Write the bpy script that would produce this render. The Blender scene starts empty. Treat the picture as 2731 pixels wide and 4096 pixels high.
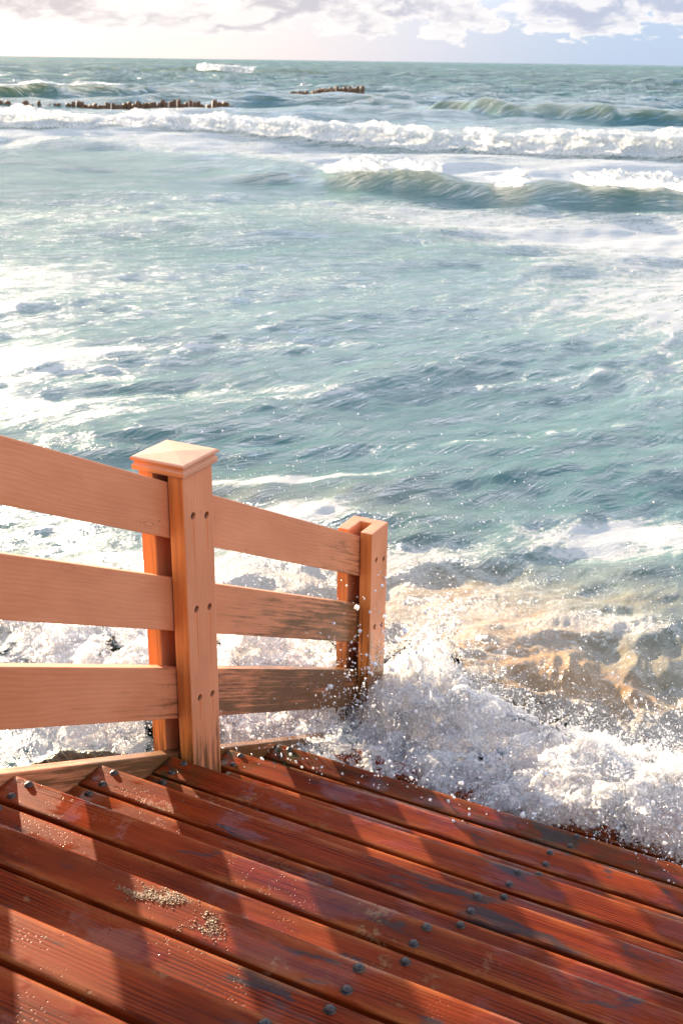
import bpy, bmesh, math, random
import numpy as np
from mathutils import Vector, Matrix
R_ = math.radians
SC = bpy.context.scene
COL = SC.collection

# ------------------------------------------------------------------ camera
CAM = np.array([1.6178, -1.3385, 1.3978])
RT = np.array([0.8900489, 0.4556787, 0.01303418])
UP = np.array([-0.17845711, 0.32197396, 0.9297773])
FW = np.array([-0.41948304, 0.8298733, -0.36789167])
cd = bpy.data.cameras.new('camera'); cam = bpy.data.objects.new('camera', cd); COL.objects.link(cam)
M = Matrix(((RT[0], UP[0], -FW[0], CAM[0]), (RT[1], UP[1], -FW[1], CAM[1]), (RT[2], UP[2], -FW[2], CAM[2]), (0, 0, 0, 1)))
cam.matrix_world = M
cd.sensor_fit = 'VERTICAL'; cd.sensor_height = 36.0; cd.sensor_width = 24.0
cd.lens = 36.0 * 4565.6 / 4096.0
cd.clip_start = 0.02; cd.clip_end = 60000
cd.dof.use_dof = True; cd.dof.focus_distance = 3.1; cd.dof.aperture_fstop = 9.0
SC.camera = cam

# ------------------------------------------------------------------ sky and sun
SUN_AZ, SUN_EL = 58.0, 9.0          # degrees left of +y, degrees above the horizon
SD = Vector((-math.sin(R_(SUN_AZ)) * math.cos(R_(SUN_EL)), math.cos(R_(SUN_AZ)) * math.cos(R_(SUN_EL)), math.sin(R_(SUN_EL))))
EXPOSURE = 2.3
world = bpy.data.worlds.new('World'); SC.world = world; world.use_nodes = True
class NT:
    """small helper that wires shader nodes"""
    def __init__(s, tree): s.t = tree; s.n = tree.nodes; s.l = tree.links
    def put(s, sock, v):
        if v is None: return
        if hasattr(v, 'is_linked') or isinstance(v, bpy.types.NodeSocket): s.l.new(v, sock)
        else: sock.default_value = v
    def node(s, kind, ins=None, **kw):
        n = s.n.new(kind)
        for k, v in kw.items(): setattr(n, k, v)
        for k, v in (ins or {}).items(): s.put(n.inputs[k], v)
        return n
    def math(s, op, a, b=None, c=None, clamp=False):
        n = s.n.new('ShaderNodeMath'); n.operation = op; n.use_clamp = clamp
        s.put(n.inputs[0], a); s.put(n.inputs[1], b); s.put(n.inputs[2], c); return n.outputs[0]
    def vmath(s, op, a, b=None):
        n = s.n.new('ShaderNodeVectorMath'); n.operation = op
        s.put(n.inputs[0], a); s.put(n.inputs[1], b); return n.outputs[0]
    def noise(s, vec, scale, detail=4, rough=.55, dist=0., lac=2.0, dim='3D'):
        n = s.node('ShaderNodeTexNoise', dict(Vector=vec, Scale=scale, Detail=detail, Roughness=rough, Distortion=dist, Lacunarity=lac), noise_dimensions=dim)
        return n.outputs[0]
    def noisec(s, vec, scale, detail=2):
        return s.node('ShaderNodeTexNoise', dict(Vector=vec, Scale=scale, Detail=detail)).outputs['Color']
    def ramp(s, v, a, b, lo=0., hi=1., smooth=True):
        n = s.node('ShaderNodeMapRange', {0: v, 1: a, 2: b, 3: lo, 4: hi}, interpolation_type='SMOOTHSTEP' if smooth else 'LINEAR'); return n.outputs[0]
    def mix(s, f, a, b):
        n = s.n.new('ShaderNodeMix'); n.data_type = 'RGBA'
        s.put(n.inputs[0], f); s.put(n.inputs[6], a); s.put(n.inputs[7], b); return n.outputs[2]
    def vec(s, x, y, z):
        n = s.n.new('ShaderNodeCombineXYZ'); s.put(n.inputs[0], x); s.put(n.inputs[1], y); s.put(n.inputs[2], z); return n.outputs[0]
    def sep(s, v):
        n = s.n.new('ShaderNodeSeparateXYZ'); s.put(n.inputs[0], v); return n.outputs
    def mul(s, v, xyz): return s.vmath('MULTIPLY', v, xyz)
    def attr(s, name, out='Fac'): return s.node('ShaderNodeAttribute', attribute_name=name).outputs[out]
def rgb(r, g, b): return (r, g, b, 1.0)

def build_sky():
    t = NT(world.node_tree)
    bg = t.n['Background']; bg.inputs[1].default_value = 0.1
    sk = t.node('ShaderNodeTexSky', sky_type='NISHITA', sun_disc=False, sun_elevation=R_(SUN_EL), sun_rotation=R_(-SUN_AZ))
    sk.air_density = 1.0; sk.dust_density = 1.0; sk.ozone_density = 2.0
    d = t.node('ShaderNodeTexCoord').outputs['Generated']
    x, y, z = t.sep(d)
    az = t.math('ARCTAN2', x, y)               # 0 at +y, positive to the right
    el = t.math('ARCSINE', z)
    toward = t.node('ShaderNodeVectorMath', operation='DOT_PRODUCT'); t.put(toward.inputs[0], d); toward.inputs[1].default_value = SD
    tw = toward.outputs['Value']
    sky = t.mix(1.0, rgb(0, 0, 0), sk.outputs[0])
    # cooler, cleaner sea air than the plain model
    lowband = t.ramp(el, R_(4), R_(24), .85, 0.0)
    tint = t.mix(lowband, rgb(1.25, 1.40, 1.6), rgb(.80, .92, 1.7))
    mm = t.n.new('ShaderNodeMix'); mm.data_type = 'RGBA'; mm.blend_type = 'MULTIPLY'; mm.inputs[0].default_value = 1.0
    t.put(mm.inputs[6], sky); t.put(mm.inputs[7], tint); sky = mm.outputs[2]
    tws = t.ramp(tw, .70, .97)
    hz = t.mix(t.ramp(tw, .70, .95), rgb(.98, 1.27, 1.70), rgb(1.82, 1.66, 1.66))
    sky = t.mix(t.ramp(el, R_(1.5), R_(11), .95, 0.0), sky, hz)
    # clouds low over the sea: flat bases, ragged tops, smaller towards the horizon
    P = t.vec(t.math('MULTIPLY', az, 13.0), t.math('MULTIPLY', t.math('DIVIDE', el, t.math('ADD', t.math('MULTIPLY', t.math('ABSOLUTE', el), 3.0), .30)), 15.5), 3.3)
    warp = t.mul(t.vmath('SUBTRACT', t.noisec(P, 2.6, 4), (.5, .5, .5)), (.42, .26, 0))
    Pw = t.vmath('ADD', P, warp)
    up = t.ramp(el, R_(7), R_(14))
    n1 = t.math('ADD', t.math('MULTIPLY', t.noise(Pw, 1.5, 9, .60), t.math('SUBTRACT', 1., up)), t.math('MULTIPLY', t.noise(t.mul(d, (1, 1, 2.2)), 3.4, 8, .58, .3), up))
    cover = t.ramp(el, R_(.25), R_(1.9), -.20, .10)
    high = t.ramp(el, R_(16), R_(48), 0.0, -.12)
    m = t.math('ADD', t.math('ADD', n1, cover), high)
    cloud = t.ramp(m, .478, .535)
    n2 = t.noise(t.vmath('ADD', Pw, (-.10, .20, 0)), 1.5, 7, .55)
    lit = t.ramp(t.math('SUBTRACT', n1, n2), -.02, .12)
    thick = t.ramp(m, .505, .66)
    white = t.mix(tws, rgb(3.2, 3.12, 3.12), rgb(3.5, 3.25, 3.1))
    lav = t.mix(tws, rgb(1.75, 1.9, 2.38), rgb(2.25, 2.05, 2.10))
    cc = t.mix(t.math('MULTIPLY', thick, t.math('SUBTRACT', 1., t.math('MULTIPLY', lit, .85))), white, lav)
    lev = t.ramp(el, R_(2.8), R_(9), .66, 1.55)
    m3 = t.n.new('ShaderNodeMix'); m3.data_type = 'RGBA'; m3.blend_type = 'MULTIPLY'; m3.inputs[0].default_value = 1.0
    t.put(m3.inputs[6], cc); t.put(m3.inputs[7], t.vec(lev, lev, lev)); cc = m3.outputs[2]
    c2 = t.mix(t.math('MULTIPLY', cloud, t.ramp(el, R_(30), R_(75), .95, .6)), sky, cc)
    veil = t.math('MULTIPLY', t.ramp(tw, .955, .995), .45)
    c3 = t.mix(veil, c2, rgb(3.8, 3.4, 3.2))
    c3 = t.mix(t.ramp(el, R_(-3), R_(-.3)), rgb(.5, .6, .65), c3)
    t.l.new(c3, bg.inputs[0])
build_sky()
sl = bpy.data.lights.new('sun', 'SUN'); sl.energy = 5.0; sl.angle = R_(0.53); sl.color = (1.0, .80, .56)
so = bpy.data.objects.new('sun', sl); COL.objects.link(so)
so.rotation_euler = SD.to_track_quat('Z', 'Y').to_euler()
SC.view_settings.view_transform = 'Standard'; SC.view_settings.look = 'None'
SC.view_settings.exposure = EXPOSURE; SC.view_settings.gamma = 1.0; SC.view_settings.use_curve_mapping = False
SC.cycles.max_bounces = 8; SC.cycles.diffuse_bounces = 4; SC.cycles.glossy_bounces = 3
SC.cycles.transmission_bounces = 4; SC.cycles.transparent_max_bounces = 12
SC.cycles.caustics_reflective = False; SC.cycles.caustics_refractive = False
SC.cycles.sample_clamp_indirect = 6.0; SC.cycles.sample_clamp_direct = 20.0
SC.cycles.use_denoising = True; SC.cycles.denoising_prefilter = 'ACCURATE'

# ------------------------------------------------------------------ helpers
RNG = np.random.default_rng(7)
random.seed(5)
STEP_H, STEP_R = 0.1502, 0.30
SL = STEP_H / STEP_R                     # slope of stairs and rails
SEA = -1.2

_perm = np.random.default_rng(11).permutation(256).astype(np.int32)
_g2 = np.stack([np.cos(np.arange(256) / 256 * 2 * np.pi), np.sin(np.arange(256) / 256 * 2 * np.pi)], 1).astype(np.float32)
_perm2 = np.concatenate([_perm, _perm])
def perlin(x, y, seed=0):
    x = np.asarray(x, np.float64) + seed * 17.37; y = np.asarray(y, np.float64) - seed * 9.71
    xi = np.floor(x).astype(np.int64); yi = np.floor(y).astype(np.int64)
    xf = (x - xi).astype(np.float32); yf = (y - yi).astype(np.float32)
    u = xf * xf * xf * (xf * (xf * 6 - 15) + 10); v = yf * yf * yf * (yf * (yf * 6 - 15) + 10)
    def g(ix, iy, fx, fy):
        h = _perm2[(_perm2[(ix & 255)] + iy) & 255]
        gg = _g2[h]; return gg[..., 0] * fx + gg[..., 1] * fy
    a = g(xi, yi, xf, yf); b = g(xi + 1, yi, xf - 1, yf)
    c = g(xi, yi + 1, xf, yf - 1); d = g(xi + 1, yi + 1, xf - 1, yf - 1)
    return (a + u * (b - a)) * (1 - v) + (c + u * (d - c)) * v
def fbm(x, y, oct=4, seed=0, gain=.5, lac=2.03):
    s = 0; a = 1.; f = 1.
    for o in range(oct):
        s = s + a * perlin(x * f, y * f, seed + o * 3); a *= gain; f *= lac
    return s
def billow(x, y, oct=4, seed=0, gain=.5):
    s = 0; a = 1.; f = 1.
    for o in range(oct):
        s = s + a * (1 - 2.2 * np.abs(perlin(x * f, y * f, seed + o * 3))); a *= gain; f *= 2.07
    return s
def sstep(a, b, x):
    t = np.clip((x - a) / (b - a), 0, 1); return t * t * (3 - 2 * t)

def tag(o, label=None, cat=None, group=None, kind=None):
    if label: o['label'] = label
    if cat: o['category'] = cat
    if group: o['group'] = group
    if kind: o['kind'] = kind
    return o
def empty(name, loc=(0, 0, 0)):
    o = bpy.data.objects.new(name, None); COL.objects.link(o); o.location = loc; o.empty_display_size = .1; return o
def link(name, me, mat, parent=None, loc=None):
    o = bpy.data.objects.new(name, me); COL.objects.link(o)
    if mat is not None and not me.materials: me.materials.append(mat)
    if loc is not None: o.location = loc
    if parent is not None: o.parent = parent
    return o
def np_mesh(name, verts, faces, smooth=True, attrs=None):
    """faces: (n,3) or (n,4) int array"""
    me = bpy.data.meshes.new(name)
    v = np.ascontiguousarray(verts, np.float32); f = np.ascontiguousarray(faces, np.int32)
    k = f.shape[1]
    me.vertices.add(len(v)); me.vertices.foreach_set('co', v.ravel())
    me.loops.add(f.size); me.loops.foreach_set('vertex_index', f.ravel())
    me.polygons.add(len(f)); me.polygons.foreach_set('loop_start', np.arange(0, f.size, k, dtype=np.int32))
    try: me.polygons.foreach_set('loop_total', np.full(len(f), k, np.int32))
    except Exception: pass
    me.polygons.foreach_set('use_smooth', np.full(len(f), smooth))
    for an, av in (attrs or {}).items():
        a = me.attributes.new(an, 'FLOAT', 'POINT'); a.data.foreach_set('value', np.ascontiguousarray(av, np.float32).ravel())
    me.update(calc_edges=True); return me
def grid_faces(nr, nc):
    i = np.arange((nr - 1) * nc).reshape(nr - 1, nc)[:, :-1].ravel()
    return np.stack([i, i + 1, i + nc + 1, i + nc], 1)
def set_gc(me, fn):
    """grain coordinates: (along, across, depth) in metres, with an offset of the piece's own"""
    n = len(me.vertices); co = np.empty(n * 3, np.float32); me.vertices.foreach_get('co', co); co = co.reshape(-1, 3)
    g = fn(co).astype(np.float32)
    a = me.attributes.get('gc') or me.attributes.new('gc', 'FLOAT_VECTOR', 'POINT'); a.data.foreach_set('vector', np.ascontiguousarray(g).ravel())
def bevel_bm(bm, w, seg=2, edges=None):
    bmesh.ops.bevel(bm, geom=list(edges if edges is not None else bm.edges), offset=w, segments=seg, profile=.6, affect='EDGES', clamp_overlap=True)
def box_mesh(name, lo, hi, bev=.004, cuts=0):
    bm = bmesh.new(); bmesh.ops.create_cube(bm, size=1)
    for v in bm.verts:
        v.co = Vector([(lo[i] + hi[i]) / 2 + v.co[i] * (hi[i] - lo[i]) for i in range(3)])
    bevel_bm(bm, bev)
    me = bpy.data.meshes.new(name); bm.to_mesh(me); bm.free(); return me
def hexa_mesh(name, pts, bev=.003):
    """eight points: four of one end, then four of the other, same order"""
    bm = bmesh.new(); v = [bm.verts.new(p) for p in pts]
    for f in ((0, 3, 2, 1), (4, 5, 6, 7), (0, 1, 5, 4), (1, 2, 6, 5), (2, 3, 7, 6), (3, 0, 4, 7)): bm.faces.new([v[i] for i in f])
    bmesh.ops.recalc_face_normals(bm, faces=bm.faces)
    bevel_bm(bm, bev)
    me = bpy.data.meshes.new(name); bm.to_mesh(me); bm.free(); return me

def LF(x, y):
    """ground coordinates seen from the stairs: to the right, and out to sea"""
    dx = x - CAM[0]; dy = y - CAM[1]; c, s = math.cos(.4680), math.sin(.4680)
    return dx * c + dy * s, -dx * s + dy * c
def XY(L, F):
    c, s = math.cos(.4680), math.sin(.4680)
    return CAM[0] + L * c - F * s, CAM[1] + L * s + F * c

# ------------------------------------------------------------------ materials
def new_mat(name):
    m = bpy.data.materials.new(name); m.use_nodes = True
    t = NT(m.node_tree); t.n.clear(); out = t.node('ShaderNodeOutputMaterial'); return m, t, out
def deck_wood():
    m, t, out = new_mat('wet red stained deck boards')
    g = t.attr('gc', 'Vector')
    gx, gy, gz = t.sep(g)
    # long wandering grain
    wob = t.noise(t.mul(g, (1.6, 5, 5)), 1.0, 3, .5)
    wv = t.math('ADD', gy, t.math('MULTIPLY', t.math('SUBTRACT', wob, .5), .035))
    rings = t.node('ShaderNodeTexWave', dict(Vector=t.vec(t.math('MULTIPLY', gx, .10), wv, t.math('MULTIPLY', gz, .4)), Scale=38., Distortion=5.0, Detail=4., **{'Detail Scale': 1.2}), wave_type='BANDS', bands_direction='Y').outputs['Fac']
    fib = t.noise(t.mul(g, (4, 130, 130)), 1.0, 5, .65)
    ramt = t.ramp(t.noise(t.mul(t.vmath('ADD', g, (1.3, 7.7, 0)), (1.4, 16, 16)), 1.0, 3, .6), .42, .66, .04, .50)
    rings = t.math('MULTIPLY_ADD', t.math('SUBTRACT', rings, .5), ramt, .5)
    coarse = t.noise(t.mul(g, (1.6, 42, 42)), 1.0, 4, .6)
    grain = t.math('ADD', t.math('MULTIPLY', rings, .40), t.math('ADD', t.math('MULTIPLY', fib, .28), t.math('MULTIPLY', coarse, .32)))
    big = t.noise(t.mul(g, (2.0, 7, 7)), 1.0, 4, .6)
    base = t.mix(t.ramp(grain, .38, .60), rgb(.042, .0036, .0008), rgb(.200, .0235, .0032))
    base = t.mix(t.ramp(big, .38, .68, 0, .75), base, rgb(.24, .036, .0062))
    dark = t.ramp(t.noise(t.mul(t.vmath('ADD', g, (6, 3, 0)), (1.1, 4.5, 4)), 1., 5, .6), .46, .64)
    base = t.mix(t.math('MULTIPLY', dark, .48), base, rgb(.034, .0072, .0030))
    # blue-black weathering and damp stains
    st = t.noise(t.mul(t.vmath('ADD', g, (3.1, 1.7, .4)), (4.2, 13, 9)), 1.0, 5, .62, .7)
    wx = t.sep(t.node('ShaderNodeNewGeometry').outputs['Position'])[0]
    nearbolt = t.ramp(t.math('ABSOLUTE', t.math('SUBTRACT', wx, .93)), .02, .20, .085, 0.)
    stain = t.ramp(t.math('ADD', st, nearbolt), .60, .68)
    base = t.mix(t.math('MULTIPLY', stain, .85), base, rgb(.030, .026, .026))
    # worn, paler edges
    wear = t.attr('edge')
    wr = t.math('MULTIPLY', wear, t.ramp(t.noise(t.mul(g, (7, 40, 40)), 1., 4, .6), .40, .62))
    base = t.mix(t.math('MULTIPLY', wr, .5), base, rgb(.36, .105, .026))
    # sand left on the boards
    sandmask = t.ramp(t.noise(t.vmath('ADD', g, (9, 2, 3)), 6.5, 5, .62), .575, .65)
    sandfine = t.ramp(t.noise(g, 60., 5, .72), .47, .56)
    sand = t.math('MULTIPLY', t.math('MULTIPLY', sandmask, sandfine), t.attr('sand'))
    base = t.mix(t.math('MULTIPLY', sand, .8), base, rgb(.30, .165, .075))
    algae = t.math('MULTIPLY', t.attr('algae'), t.ramp(t.noise(g, 22., 5, .65), .40, .58))
    base = t.mix(t.math('MULTIPLY', algae, .85), base, rgb(.028, .030, .008))
    wet = t.ramp(t.noise(t.mul(g, (3., 6, 6)), 1.3, 4, .6), .50, .60)
    rough = t.math('ADD', t.math('MULTIPLY', wet, -.30), .46)
    rough = t.math('ADD', rough, t.math('MULTIPLY', sand, .3))
    rough = t.math('ADD', rough, t.math('MULTIPLY', fib, .08), clamp=True)
    # beads of water and drops
    vor = t.node('ShaderNodeTexVoronoi', dict(Vector=g, Scale=150., Randomness=1.), feature='F1')
    bead = t.ramp(vor.outputs['Distance'], .10, .34, 1.0, 0.0)
    pick = t.math('MULTIPLY', t.ramp(t.noise(g, 9., 3, .6), .49, .62), t.math('MULTIPLY_ADD', t.attr('sand'), .9, .1))
    sel = t.ramp(t.sep(vor.outputs['Color'])[0], .35, .40)
    bead = t.math('MULTIPLY', t.math('MULTIPLY', bead, pick), sel)
    hgt = t.math('ADD', t.math('MULTIPLY', rings, .0006), t.math('MULTIPLY', fib, .0009))
    hgt = t.math('ADD', hgt, t.math('MULTIPLY', sand, .0030))
    hgt = t.math('MULTIPLY', hgt, t.ramp(wet, 0, 1, 1., .35))
    hgt = t.math('ADD', hgt, t.math('MULTIPLY', bead, .0028))
    bump = t.node('ShaderNodeBump', dict(Height=hgt, Strength=.9, Distance=1.0)).outputs[0]
    rough = t.math('SUBTRACT', rough, t.math('MULTIPLY', bead, .3), clamp=True)
    film = t.node('ShaderNodeBump', dict(Height=t.math('ADD', t.math('MULTIPLY', bead, .0028), t.math('MULTIPLY', t.noise(g, 14., 2), .004)), Strength=.6, Distance=1.0)).outputs[0]
    p = t.node('ShaderNodeBsdfPrincipled', {'Base Color': base, 'Roughness': rough, 'Normal': bump, 'IOR': 1.45,
                                            'Specular IOR Level': .06, 'Coat Weight': t.math('MULTIPLY', wet, .42), 'Coat Roughness': .06, 'Coat IOR': 1.33, 'Coat Normal': film})
    t.l.new(p.outputs[0], out.inputs[0]); return m
def paint(name, dirty, streaks=None, base_lin=(.645, .243, .112)):
    """salmon painted timber; the dirt grows towards the waterline, rust runs down from the bolts"""
    m, t, out = new_mat(name)
    g = t.attr('gc', 'Vector'); gx, gy, gz = t.sep(g)
    pos = t.node('ShaderNodeNewGeometry').outputs['Position']; px, py, pz = t.sep(pos)
    fib = t.noise(t.mul(g, (3.5, 130, 130)), 1., 5, .65)
    wob = t.noise(t.mul(g, (2.2, 9, 9)), 1., 3, .5)
    rings = t.node('ShaderNodeTexWave', dict(Vector=t.vec(t.math('MULTIPLY', gx, .12), t.math('ADD', gy, t.math('MULTIPLY', t.math('SUBTRACT', wob, .5), .06)), gz), Scale=26., Distortion=2.6, Detail=3.), bands_direction='Y').outputs['Fac']
    blot = t.noise(t.mul(g, (3, 8, 8)), 1., 4, .6)
    base = t.mix(t.ramp(blot, .35, .7), rgb(base_lin[0] * .86, base_lin[1] * .78, base_lin[2] * .72), rgb(*base_lin))
    base = t.mix(t.math('MULTIPLY', t.ramp(t.math('ADD', t.math('MULTIPLY', fib, .88), t.math('MULTIPLY', rings, .12)), .50, .72), .22), base, rgb(base_lin[0] * .72, base_lin[1] * .62, base_lin[2] * .55))
    # knots that read through the paint
    kv = t.node('ShaderNodeTexVoronoi', dict(Vector=t.mul(g, (2.6, 8.5, 6.)), Scale=1., Randomness=1.), feature='F1')
    kd = kv.outputs['Distance']
    ks = t.ramp(t.sep(kv.outputs['Color'])[1], .45, .5)
    kr = t.node('ShaderNodeTexWave', dict(Vector=t.vec(kd, 0., 0.), Scale=9., Distortion=.6, Detail=2.), bands_direction='X').outputs['Fac']
    knot = t.math('MULTIPLY', t.math('MULTIPLY', t.ramp(kd, .06, .17, 1., 0.), t.ramp(kr, .35, .9)), ks)
    base = t.mix(t.math('MULTIPLY', knot, .55), base, rgb(.26, .10, .045))
    # scattered dark nicks
    nick = t.ramp(t.noise(t.mul(t.vmath('ADD', g, (4, 4, 4)), (14, 70, 70)), 1., 4, .65), .665, .73)
    base = t.mix(t.math('MULTIPLY', nick, .55), base, rgb(.11, .045, .018))
    # faces towards the steps: varnished edge grain, with orange bounce light put into the colour
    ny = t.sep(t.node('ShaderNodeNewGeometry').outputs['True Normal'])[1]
    varnish_bounce = t.ramp(ny, -.97, -.90, 1., 0.)
    base = t.mix(t.math('MULTIPLY', varnish_bounce, .8), base, t.mix(t.ramp(fib, .35, .7), rgb(.66, .21, .035), rgb(.42, .11, .018)))
    # grime that settles in patches
    gr = t.ramp(t.noise(t.mul(t.vmath('ADD', g, (2, 5, 1)), (1.6, 5, 5)), 1., 5, .62), .56, .74)
    base = t.mix(t.math('MULTIPLY', gr, t.ramp(fib, .42, .62, .10, .60)), base, rgb(.24, .105, .038))
    # weathering rising from the sea
    lowz = t.ramp(pz, dirty[0], dirty[1], 1., 0.)
    dn = t.math('ADD', t.math('MULTIPLY', fib, .6), t.math('MULTIPLY', t.noise(t.mul(g, (6, 30, 30)), 1., 5, .65), .55))
    dm = t.ramp(t.math('ADD', dn, t.math('MULTIPLY', lowz, .42)), .76, .98)
    dm = t.math('MULTIPLY', dm, t.ramp(lowz, 0., .25))
    base = t.mix(t.math('MULTIPLY', dm, .86), base, rgb(.075, .038, .010))
    if streaks:
        tot = None
        for (yb, zb, ln) in streaks:
            w = t.math('ADD', yb, t.math('MULTIPLY', t.math('SUBTRACT', t.noise(t.vec(0., 0., t.math('ADD', pz, yb * 9)), 18., 2), .5), .006))
            a = t.ramp(t.math('ABSOLUTE', t.math('SUBTRACT', py, w)), .0012, .0055, 1., 0.)
            b = t.math('MULTIPLY', t.ramp(pz, zb - ln, zb - .02, 0., 1.), t.ramp(pz, zb - .01, zb, 1., 0.))
            a = t.math('MULTIPLY', a, b); tot = a if tot is None else t.math('ADD', tot, a, clamp=True)
        base = t.mix(t.math('MULTIPLY', tot, .75), base, rgb(.58, .125, .012))
    hgt = t.math('ADD', t.math('MULTIPLY', fib, .0008), t.math('MULTIPLY', rings, .0003))
    hgt = t.math('SUBTRACT', hgt, t.math('MULTIPLY', t.math('ADD', knot, t.math('ADD', nick, dm)), .0006))
    bump = t.node('ShaderNodeBump', dict(Height=hgt, Strength=.75, Distance=1.)).outputs[0]
    wetlow = t.math('MULTIPLY', t.ramp(pz, -.35, -.75), .28)
    p = t.node('ShaderNodeBsdfPrincipled', {'Base Color': base, 'Roughness': t.math('SUBTRACT', t.ramp(blot, .3, .7, .42, .56), wetlow), 'Normal': bump, 'IOR': 1.45})
    t.l.new(p.outputs[0], out.inputs[0]); return m
def metal_dark():
    m, t, out = new_mat('black weathered bolt steel')
    c = t.node('ShaderNodeTexCoord').outputs['Object']
    n = t.noise(c, 260., 4, .6)
    p = t.node('ShaderNodeBsdfPrincipled', {'Base Color': t.mix(t.ramp(n, .4, .65), rgb(.022, .022, .024), rgb(.07, .045, .03)), 'Metallic': .55, 'Roughness': t.ramp(n, .3, .7, .22, .5),
                                            'Normal': t.node('ShaderNodeBump', dict(Height=n, Strength=.35, Distance=.001)).outputs[0]})
    t.l.new(p.outputs[0], out.inputs[0]); return m
def simple_noise_mat(name, a, b, scale, rough, bump=.02, hi=.65):
    m, t, out = new_mat(name)
    c = t.node('ShaderNodeTexCoord').outputs['Object']
    n = t.noise(c, scale, 7, .62)
    p = t.node('ShaderNodeBsdfPrincipled', {'Base Color': t.mix(t.ramp(n, .35, hi), rgb(*a), rgb(*b)), 'Roughness': rough,
                                            'Normal': t.node('ShaderNodeBump', dict(Height=n, Strength=.7, Distance=bump)).outputs[0]})
    t.l.new(p.outputs[0], out.inputs[0]); return m
def foam_shader(t, normal=None, tintv=None):
    col = t.mix(tintv if tintv is not None else 0., rgb(.95, .935, .915), rgb(.70, .50, .34))
    d = t.node('ShaderNodeBsdfDiffuse', dict(Color=col)); tr = t.node('ShaderNodeBsdfTranslucent', dict(Color=col))
    gl = t.node('ShaderNodeBsdfGlossy', dict(Color=rgb(1, 1, 1), Roughness=.35))
    if normal is not None:
        for q in (d, gl): t.l.new(normal, q.inputs['Normal'])
    a = t.node('ShaderNodeMixShader', {0: .66, 1: d.outputs[0], 2: tr.outputs[0]})
    return t.node('ShaderNodeMixShader', {0: .05, 1: a.outputs[0], 2: gl.outputs[0]}).outputs[0]
def sea_water():
    m, t, out = new_mat('green grey sea water with foam')
    pos = t.node('ShaderNodeNewGeometry').outputs['Position']
    px, py, pz = t.sep(pos)
    fo = t.attr('foam'); ch = t.attr('churn'); sd = t.attr('silt'); cr = t.attr('crest'); nr = t.attr('near')
    # rotate to shore axes so ripples run along the wave crests
    c, s = math.cos(.4680), math.sin(.4680)
    L = t.math('ADD', t.math('MULTIPLY', px, c), t.math('MULTIPLY', py, s))
    F = t.math('ADD', t.math('MULTIPLY', px, -s), t.math('MULTIPLY', py, c))
    Q = t.vec(L, F, 0.)
    # ripples in three sizes, stretched along the crests, skewed by the current
    Qs = t.vec(t.math('ADD', t.math('MULTIPLY', L, .8), t.math('MULTIPLY', F, .25)), t.math('SUBTRACT', t.math('MULTIPLY', F, 1.25), t.math('MULTIPLY', L, .35)), 0.)
    dg = t.attr('diag')
    u_ = t.math('MULTIPLY', t.math('ADD', L, F), .7071); v_ = t.math('MULTIPLY', t.math('SUBTRACT', F, L), .7071)
    Qd = t.vec(t.math('MULTIPLY', u_, .24), t.math('MULTIPLY', v_, 1.7), 0.)
    Qd = t.vmath('ADD', Qd, t.mul(t.vmath('SUBTRACT', t.noisec(Q, .8, 3), (.5, .5, .5)), (.35, .8, 0)))
    def two(a, b): return t.math('ADD', t.math('MULTIPLY', a, t.math('SUBTRACT', 1., dg)), t.math('MULTIPLY', b, dg))
    Qf0 = t.mul(Qs, (.75, 2.1, 1))
    r1 = two(t.noise(Qf0, 1.5, 5, .62, .5), t.noise(Qd, 1.5, 5, .6, .3))
    r2 = two(t.noise(Qf0, 7.0, 5, .66, .4), t.noise(t.mul(Qd, (2.6, 1., 1)), 6.0, 5, .66, .5))
    r3 = t.noise(t.vmath('ADD', t.mul(Qd, (3.6, 1.0, 1)), (3, 3, 0)), 26., 4, .66, .4)
    r0 = t.noise(t.mul(Q, (.7, 1.6, 1)), .38, 4, .6, .3)
    h = t.math('ADD', t.math('MULTIPLY', r1, .095), t.math('MULTIPLY', r2, .027))
    h = t.math('ADD', h, t.math('MULTIPLY', r0, t.math('MULTIPLY_ADD', t.attr('far'), 3.6, .16)))
    h = t.math('ADD', h, t.math('MULTIPLY', r3, t.math('MULTIPLY', nr, .0085)))
    # foam lace: ridged noise torn by warps, thick where the foam attribute is high
    wq = t.mul(t.vmath('SUBTRACT', t.noisec(Q, .9, 4), (.5, .5, .5)), (1.5, .9, 0))
    Qf = t.vmath('ADD', t.vmath('ADD', Qs, wq), t.mul(t.vmath('SUBTRACT', t.noisec(Q, 5., 3), (.5, .5, .5)), (.16, .14, 0)))
    Qi = t.vmath('ADD', Q, t.mul(t.vmath('SUBTRACT', t.noisec(Q, 2.6, 4), (.5, .5, .5)), (.5, .45, 0)))
    def fl(a, b): return t.math('ADD', t.math('MULTIPLY', a, t.math('SUBTRACT', 1., ch)), t.math('MULTIPLY', b, ch))
    f1 = fl(two(t.noise(t.mul(Qf, (.6, 1.7, 1)), 1.5, 6, .60), t.noise(t.mul(Qd, (1.2, .75, 1)), 1.5, 7, .62)), t.noise(t.mul(Qi, (1., 1.3, 1)), 3.2, 6, .62))
    ridge = t.math('SUBTRACT', 1., t.math('MULTIPLY', t.math('ABSOLUTE', t.math('SUBTRACT', f1, .5)), 9.0))
    f2 = fl(two(t.noise(t.mul(Qf, (.7, 1.5, 1)), 7.5, 6, .66), t.noise(t.mul(Qd, (1.8, .9, 1)), 6., 6, .66)), t.noise(t.mul(Qi, (1., 1.25, 1)), 8., 7, .68))
    ridge2 = t.math('SUBTRACT', 1., t.math('MULTIPLY', t.math('ABSOLUTE', t.math('SUBTRACT', f2, .5)), 8.5))
    lace = t.math('MAXIMUM', t.math('MULTIPLY', ridge, .95), t.math('MULTIPLY', ridge2, .80))
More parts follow.
